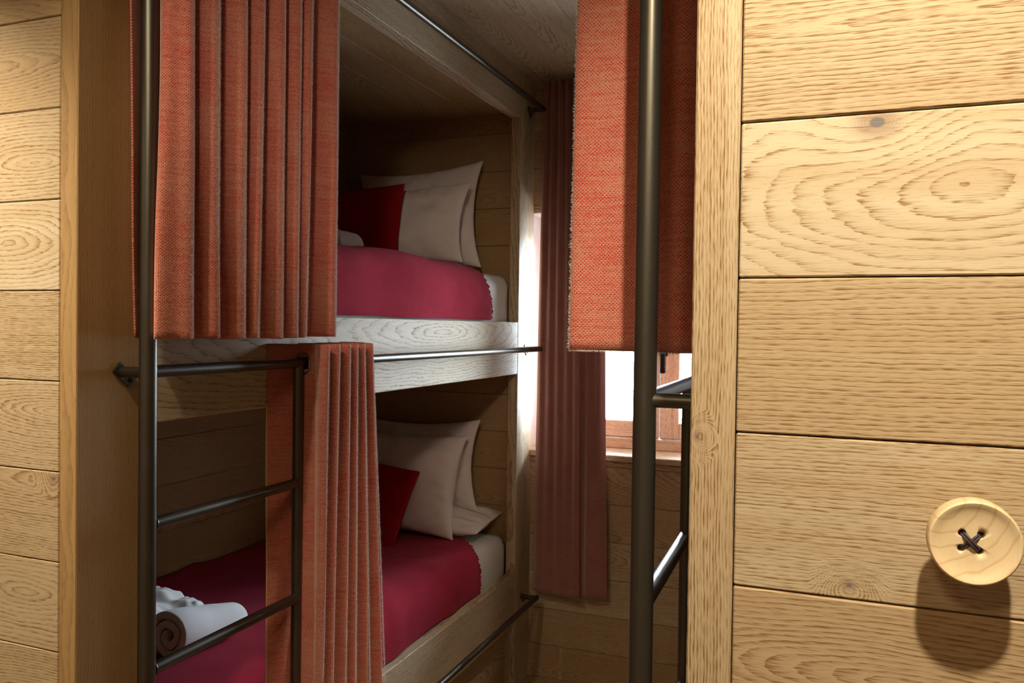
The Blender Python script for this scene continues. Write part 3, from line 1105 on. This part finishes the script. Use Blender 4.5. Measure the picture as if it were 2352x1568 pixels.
def blanket(label, section, yend, y0, bump, seed):
    """section: (x, z) from the back to the front edge; yend(s) the far edge; s = arc length fraction."""
    S = catmull([(a, b, 0) for a, b in section], 8)
    n = len(S)
    arc = [0.0]
    for i in range(1, n):
        arc.append(arc[-1] + (S[i] - S[i - 1]).length)
    ny = 90
    verts = []; fab = []; faces = []; edge = []
    for i in range(n):
        s = arc[i] / arc[-1]
        ye = yend(S[i].x, S[i].y, s)
        a = S[max(i - 1, 0)]; b_ = S[min(i + 1, n - 1)]
        d = (b_ - a).normalized(); nx, nz_ = -d.y, d.x
        for j in range(ny + 1):
            y = y0 + (ye - y0) * j / ny
            hgt = bump(S[i].x, y, s) + 0.013
            hgt += 0.004 * mnoise.noise(Vector((S[i].x * 9, y * 6, seed))) + 0.002 * mnoise.noise(Vector((arc[i] * 26, y * 15, seed)))
            verts.append((S[i].x + nx * hgt, y, S[i].y + nz_ * hgt))
            fab.append((y, arc[i], 0))
        edge.append(Vector(verts[-1]))
    for i in range(n - 1):
        for j in range(ny):
            faces.append((i * (ny + 1) + j, i * (ny + 1) + j + 1, (i + 1) * (ny + 1) + j + 1, (i + 1) * (ny + 1) + j))
    mx = sum(v[0] for v in verts) / len(verts)
    root = thing('blanket', (mx, (y0 + 3.1) / 2, min(v[2] for v in verts)), label, 'blanket')
    mb = MB(); mb.add(verts, faces, fab=fab)
    mb.build('blanket_cloth', KNIT, root, angle=70, solid=0.007)
    # looped fringe along the far edge
    fr_ = MB()
    # resample the edge
    pts = [edge[0]]
    step = 0.0026
    for p in edge[1:]:
        while (p - pts[-1]).length > step:
            pts.append(pts[-1] + (p - pts[-1]).normalized() * step)
    loops = []
    for k, p in enumerate(pts):
        a = k * 0.95
        loops.append(p + Vector((0.0035 * math.cos(a * 1.3), 0.003 + 0.0045 * math.sin(a) + 0.003 * mnoise.noise(p * 60), 0.0035 * math.sin(a * 0.7) + 0.002)))
    path_tube(fr_, loops, 0.0032, 6)
    fr_.build('fringe', REDFRINGE, root, angle=80)
    return root


UPS = [(-2.20, 0.243), (-2.0, 0.244), (-1.75, 0.244), (-1.55, 0.244), (-1.43, 0.240), (-1.385, 0.228), (-1.353, 0.200), (-1.338, 0.150), (-1.336, 0.095), (-1.342, 0.05), (-1.345, 0.033)]
blanket('crimson fringed wool blanket on the upper berth', UPS,
        lambda x, z, s: 3.06 + (0.06 if x < -1.5 else 0.0) + max(0.0, (0.235 - z)) * 0.45, 1.29,
        lambda x, y, s: 0.006 * math.sin(y * 5.2 + x * 4) + 0.004 * math.sin(y * 11 - x * 9), 2.0)
LOS = [(-2.20, -0.920), (-2.0, -0.920), (-1.8, -0.919), (-1.6, -0.918), (-1.47, -0.920), (-1.41, -0.926), (-1.372, -0.945), (-1.350, -0.985), (-1.345, -1.03), (-1.346, -1.07), (-1.347, -1.094)]


def lo_end(x, z, s):
    if x < -1.53:
        return 3.165
    if x < -1.36:
        t = (x + 1.53) / 0.17
        return 3.165 - 0.115 * t ** 1.2
    return 3.05


blanket('crimson fringed wool blanket on the lower berth', LOS, lo_end, 1.29,
        lambda x, y, s: 0.010 * math.exp(-((y - 2.72 - 0.5 * (x + 1.5)) / 0.05) ** 2) + 0.008 * math.exp(-((y - 2.45 + 0.6 * (x + 1.5)) / 0.06) ** 2) + 0.004 * math.sin(y * 7 + x * 6), 8.0)


def pillow_mesh(w, h, t, seed, pinch=0.09, n=34, wrinkle=0.010, flat=0.5):
    verts = []; faces = []; idx = {}
    for side in (1, -1):
        for i in range(n + 1):
            for j in range(n + 1):
                u = -1 + 2 * i / n; v = -1 + 2 * j / n
                border = i in (0, n) or j in (0, n)
                if side < 0 and border:
                    idx[(side, i, j)] = idx[(1, i, j)]
                    continue
                ku = 1 - pinch * (1 - v * v) * abs(u) ** 1.5
                kv = 1 - pinch * (1 - u * u) * abs(v) ** 1.5
                e = max(0.0, (1 - u * u) * (1 - v * v))
                z = side * t / 2 * e ** flat
                # creases that fan in from the seams
                ed = max(abs(u), abs(v))
                wr = mnoise.noise(Vector((u * 2.2 + seed, v * 2.2, seed * 1.7))) * 1.6
                wr += mnoise.noise(Vector((u * (3 + 4 * abs(v)), v * (3 + 4 * abs(u)), seed + side * 3.1))) * (0.4 + ed)
                ang = math.atan2(v, u)
                wr += 0.9 * math.sin(ang * 21 + 4 * mnoise.noise(Vector((u * 2, v * 2, seed)))) * max(0, ed - 0.55)
                z += side * wr * wrinkle * min(1.0, e * 5)
                verts.append(Vector((u * w / 2 * ku, v * h / 2 * kv, z)))
                idx[(side, i, j)] = len(verts) - 1
    for side in (1, -1):
        for i in range(n):
            for j in range(n):
                q = (idx[(side, i, j)], idx[(side, i + 1, j)], idx[(side, i + 1, j + 1)], idx[(side, i, j + 1)])
                faces.append(q if side > 0 else q[::-1])
    return verts, faces


def pillow(name, w, h, t, base, lean, yawd, rolld, mat, label, cat, seed, **kw):
    """base = bottom middle point; lean = degrees the top falls back from upright."""
    vs_, fs = pillow_mesh(w, h, t, seed, **kw)
    L = math.radians(lean); rr = math.radians(rolld)
    ex = Vector((1, 0, 0)); ey = Vector((0, math.sin(L), math.cos(L)))
    ez = ex.cross(ey)
    e1 = ex * math.cos(rr) + ey * math.sin(rr); e2 = ey * math.cos(rr) - ex * math.sin(rr)
    Rz = Matrix.Rotation(math.radians(yawd), 3, 'Z')
    e1, e2, ez = Rz @ e1, Rz @ e2, Rz @ ez
    c = Vector(base) + e2 * (h / 2) + Vector((0, 0, 0))
    mb = MB()
    mb.add([c + e1 * p.x + e2 * p.y + ez * p.z for p in vs_], fs)
    o = mb.build(name, mat, angle=70, subd=1)
    return tag(o, label, cat)


# upper berth
pillow('pillow', 0.66, 0.50, 0.15, (-1.765, 3.285, 0.243), 7, 0, 2.5, LINEN, 'rear white pillow, tallest one, leaning upright in the upper berth', 'pillow', 1.7, pinch=0.15)
pillow('pillow', 0.64, 0.385, 0.15, (-1.757, 3.095, 0.255), 17, 0, 2, LINEN, 'front white pillow resting between red cushion and rear pillow in the upper berth', 'pillow', 3.3, pinch=0.13)
pillow('cushion', 0.42, 0.37, 0.11, (-1.905, 2.985, 0.25), 15, 0, 2.5, REDCLOTH, 'plain red cushion propped before the white pillows of the upper berth', 'cushion', 5.1, wrinkle=0.003, pinch=0.05)
# lower berth
pillow('pillow', 0.66, 0.31, 0.13, (-1.70, 3.115, -0.872), 84, 0, 0, LINEN, 'white pillow lying flat under the other pillows of the lower berth', 'pillow', 8.9, pinch=0.03)
pillow('pillow', 0.64, 0.42, 0.13, (-1.758, 3.29, -0.835), 6, 0, 1.5, LINEN, 'rear white pillow upright against the end boards in the lower berth', 'pillow', 6.4, pinch=0.14)
pillow('pillow', 0.64, 0.46, 0.20, (-1.78, 3.08, -0.905), 18, 0, 0, LINEN, 'front white pillow behind the red cushion in the lower berth', 'pillow', 2.6, pinch=0.11, wrinkle=0.008)
pillow('cushion', 0.42, 0.38, 0.11, (-1.865, 2.90, -0.925), 24, 4, -9, REDCLOTH, 'plain red cushion tipped against a white pillow in the lower berth', 'cushion', 4.4, wrinkle=0.003, pinch=0.05)


def roll_mesh(p0, p1, r0, r1, squash, turns, seed, start=0.0, thick=0.011):
    """Towel rolled up: a spiral strip swept along an axis."""
    P0, P1 = Vector(p0), Vector(p1)
    d = (P1 - P0).normalized()
    up = Vector((0, 0, 1)); sx = d.cross(up).normalized(); uz = sx.cross(d)
    na = int(turns * 26); nl = 26
    verts = []; faces = []
    for j in range(nl + 1):
        t = j / nl
        c = P0.lerp(P1, t)
        R = r0 + (r1 - r0) * t
        R *= 1 - 0.10 * (2 * abs(t - 0.5)) ** 6
        for i in range(na + 1):
            s = i / na
            a = start + s * turns * 2 * math.pi
            rr = R * (0.16 + 0.84 * s) + 0.004 * mnoise.noise(Vector((a * 1.1, t * 3, seed)))
            jut = 0.010 * mnoise.noise(Vector((a * 0.8, seed, 1))) * (1 if j in (0, nl) else 0)
            verts.append(c + sx * rr * math.cos(a) + uz * rr * math.sin(a) * squash + d * jut)
    w = na + 1
    for j in range(nl):
        for i in range(na):
            faces.append((j * w + i, j * w + i + 1, (j + 1) * w + i + 1, (j + 1) * w + i))
    mb = MB(); mb.add(verts, faces)
    return mb


tw = thing('towel', (-1.66, 1.76, -0.912), 'white towel rolled up beside the ladder rungs on the lower berth', 'towel')
roll_mesh((-1.622, 1.655, -0.832), (-1.598, 1.900, -0.858), 0.078, 0.048, 0.92, 2.3, 3.0, start=2.2).build('rolled_cloth', TERRY, tw, angle=80, solid=0.021, subd=1)
# the loose end folded over behind the roll
vs_, fs = pillow_mesh(0.22, 0.21, 0.065, 11.0, pinch=0.02, n=24, wrinkle=0.008, flat=0.2)
mb = MB()
mb.add([(Vector((-1.765, 1.765, -0.838)) + Vector((p.x * 0.95 + p.y * 0.1, p.y - p.x * 0.1, p.z * 1.5 + 0.045 * (0.2 - p.x * 2)))) for p in vs_], fs)
mb.build('folded_end', TERRY, tw, angle=70, subd=1)

tw2 = thing('towel', (-1.88, 2.70, 0.25), 'white towel folded up small in front of the red cushion in the upper berth', 'towel')
vs_, fs = pillow_mesh(0.34, 0.17, 0.115, 15.0, pinch=0.01, n=26, wrinkle=0.005, flat=0.16)
mb = MB()
mb.add([Vector((-1.895, 2.70, 0.318)) + Vector((p.x, p.y, p.z)) for p in vs_], fs)
mb.build('folded_cloth', TERRY, tw2, angle=70, subd=1)


# ------------------------------------------------------------------ the big wooden button
def make_button():
    c = Vector((0.1295, 0.0, -0.1975))
    yf = 0.868
    R = 0.0400
    prof = [(0.0, 0.0055), (0.018, 0.0052), (0.028, 0.0042), (0.0335, 0.0022), (0.0365, 0.0004), (0.0382, 0.0), (0.0394, 0.0008), (0.0400, 0.0028),
            (0.0401, 0.006), (0.0400, 0.020), (0.0395, 0.0245), (0.037, 0.027), (0.013, 0.027), (0.0115, 0.030), (0.0115, 0.059), (0.0, 0.059)]
    seg = 96
    verts = []; faces = []
    rows = []
    for (r, d) in prof:
        if r == 0:
            verts.append((c.x, yf + d, c.z)); rows.append([len(verts) - 1])
        else:
            row = []
            for k in range(seg):
                a = 2 * math.pi * k / seg
                verts.append((c.x + r * math.cos(a), yf + d, c.z + r * math.sin(a))); row.append(len(verts) - 1)
            rows.append(row)
    for a, b_ in zip(rows, rows[1:]):
        for k in range(seg):
            k2 = (k + 1) % seg
            if len(a) == 1:
                faces.append((a[0], b_[k2], b_[k]))
            elif len(b_) == 1:
                faces.append((a[k], a[k2], b_[0]))
            else:
                faces.append((a[k], a[k2], b_[k2], b_[k]))
    faces = [f[::-1] for f in faces]
    root = thing('button_knob', (c.x, YRW, c.z), 'big round pale wooden button with four holes, mounted on the plank wall', 'knob')
    mb = MB(); mb.add(verts, faces)
    body = mb.build('button_body', MAPLE, root, angle=40)
    # bore the four thread holes
    holes = [(-0.0105, 0.0080), (0.0052, 0.0075), (-0.0110, -0.0065), (0.0045, -0.0078)]
    cut = MB()
    for (a, b_) in holes:
        tube(cut, (c.x + a, yf - 0.004, c.z + b_), (c.x + a, yf + 0.020, c.z + b_), 0.0035, 24)
    co = cut.build('cutter', CORD, root)
    md = body.modifiers.new('holes', 'BOOLEAN'); md.operation = 'DIFFERENCE'; md.object = co; md.solver = 'EXACT'
    bpy.context.view_layer.update()
    dg = bpy.context.evaluated_depsgraph_get()
    me = bpy.data.meshes.new_from_object(body.evaluated_get(dg))
    body.modifiers.clear(); body.data = me
    bpy.data.objects.remove(co)
    # cord crossing from hole to hole
    for (i, j), lift in (((1, 2), 0.0012), ((0, 3), 0.0034)):
        a = Vector((c.x + holes[i][0], 0, c.z + holes[i][1])); b_ = Vector((c.x + holes[j][0], 0, c.z + holes[j][1]))
        th = MB()
        for off in (-0.0012, 0.0012):
            d = (b_ - a).normalized(); nrm = Vector((-d.z, 0, d.x)) * off
            pts = []
            for k in range(15):
                t = -0.0 + k / 14
                p = a.lerp(b_, t) + nrm
                arch = max(0.0, math.sin(math.pi * t)) ** 0.28
                p.y = yf + 0.0125 - arch * (0.0078 + lift * 0.7)
                pts.append(p)
            path_tube(th, pts, 0.00125, 8)
        th.build('thread', CORD, root, angle=80)


make_button()
for o in list(bpy.data.objects):
    if o.parent is None and o.get('category'):
        g = {'pillow': 'white pillows on the two berths', 'cushion': 'red cushions on the two berths', 'rod': 'steel curtain rods along the bunks',
             'mattress': 'mattresses of the left bunk', 'blanket': 'crimson blankets of the left bunk', 'ladder': 'steel bunk ladders',
             'towel': 'white towels on the berths', 'bunk bed': 'built-in bunk beds'}.get(o['category'])
        if o['category'] == 'curtain':
            g = 'window curtains' if 'far window' in o['label'] else 'bunk curtains'
        if g:
            o['group'] = g
bpy.context.view_layer.update()
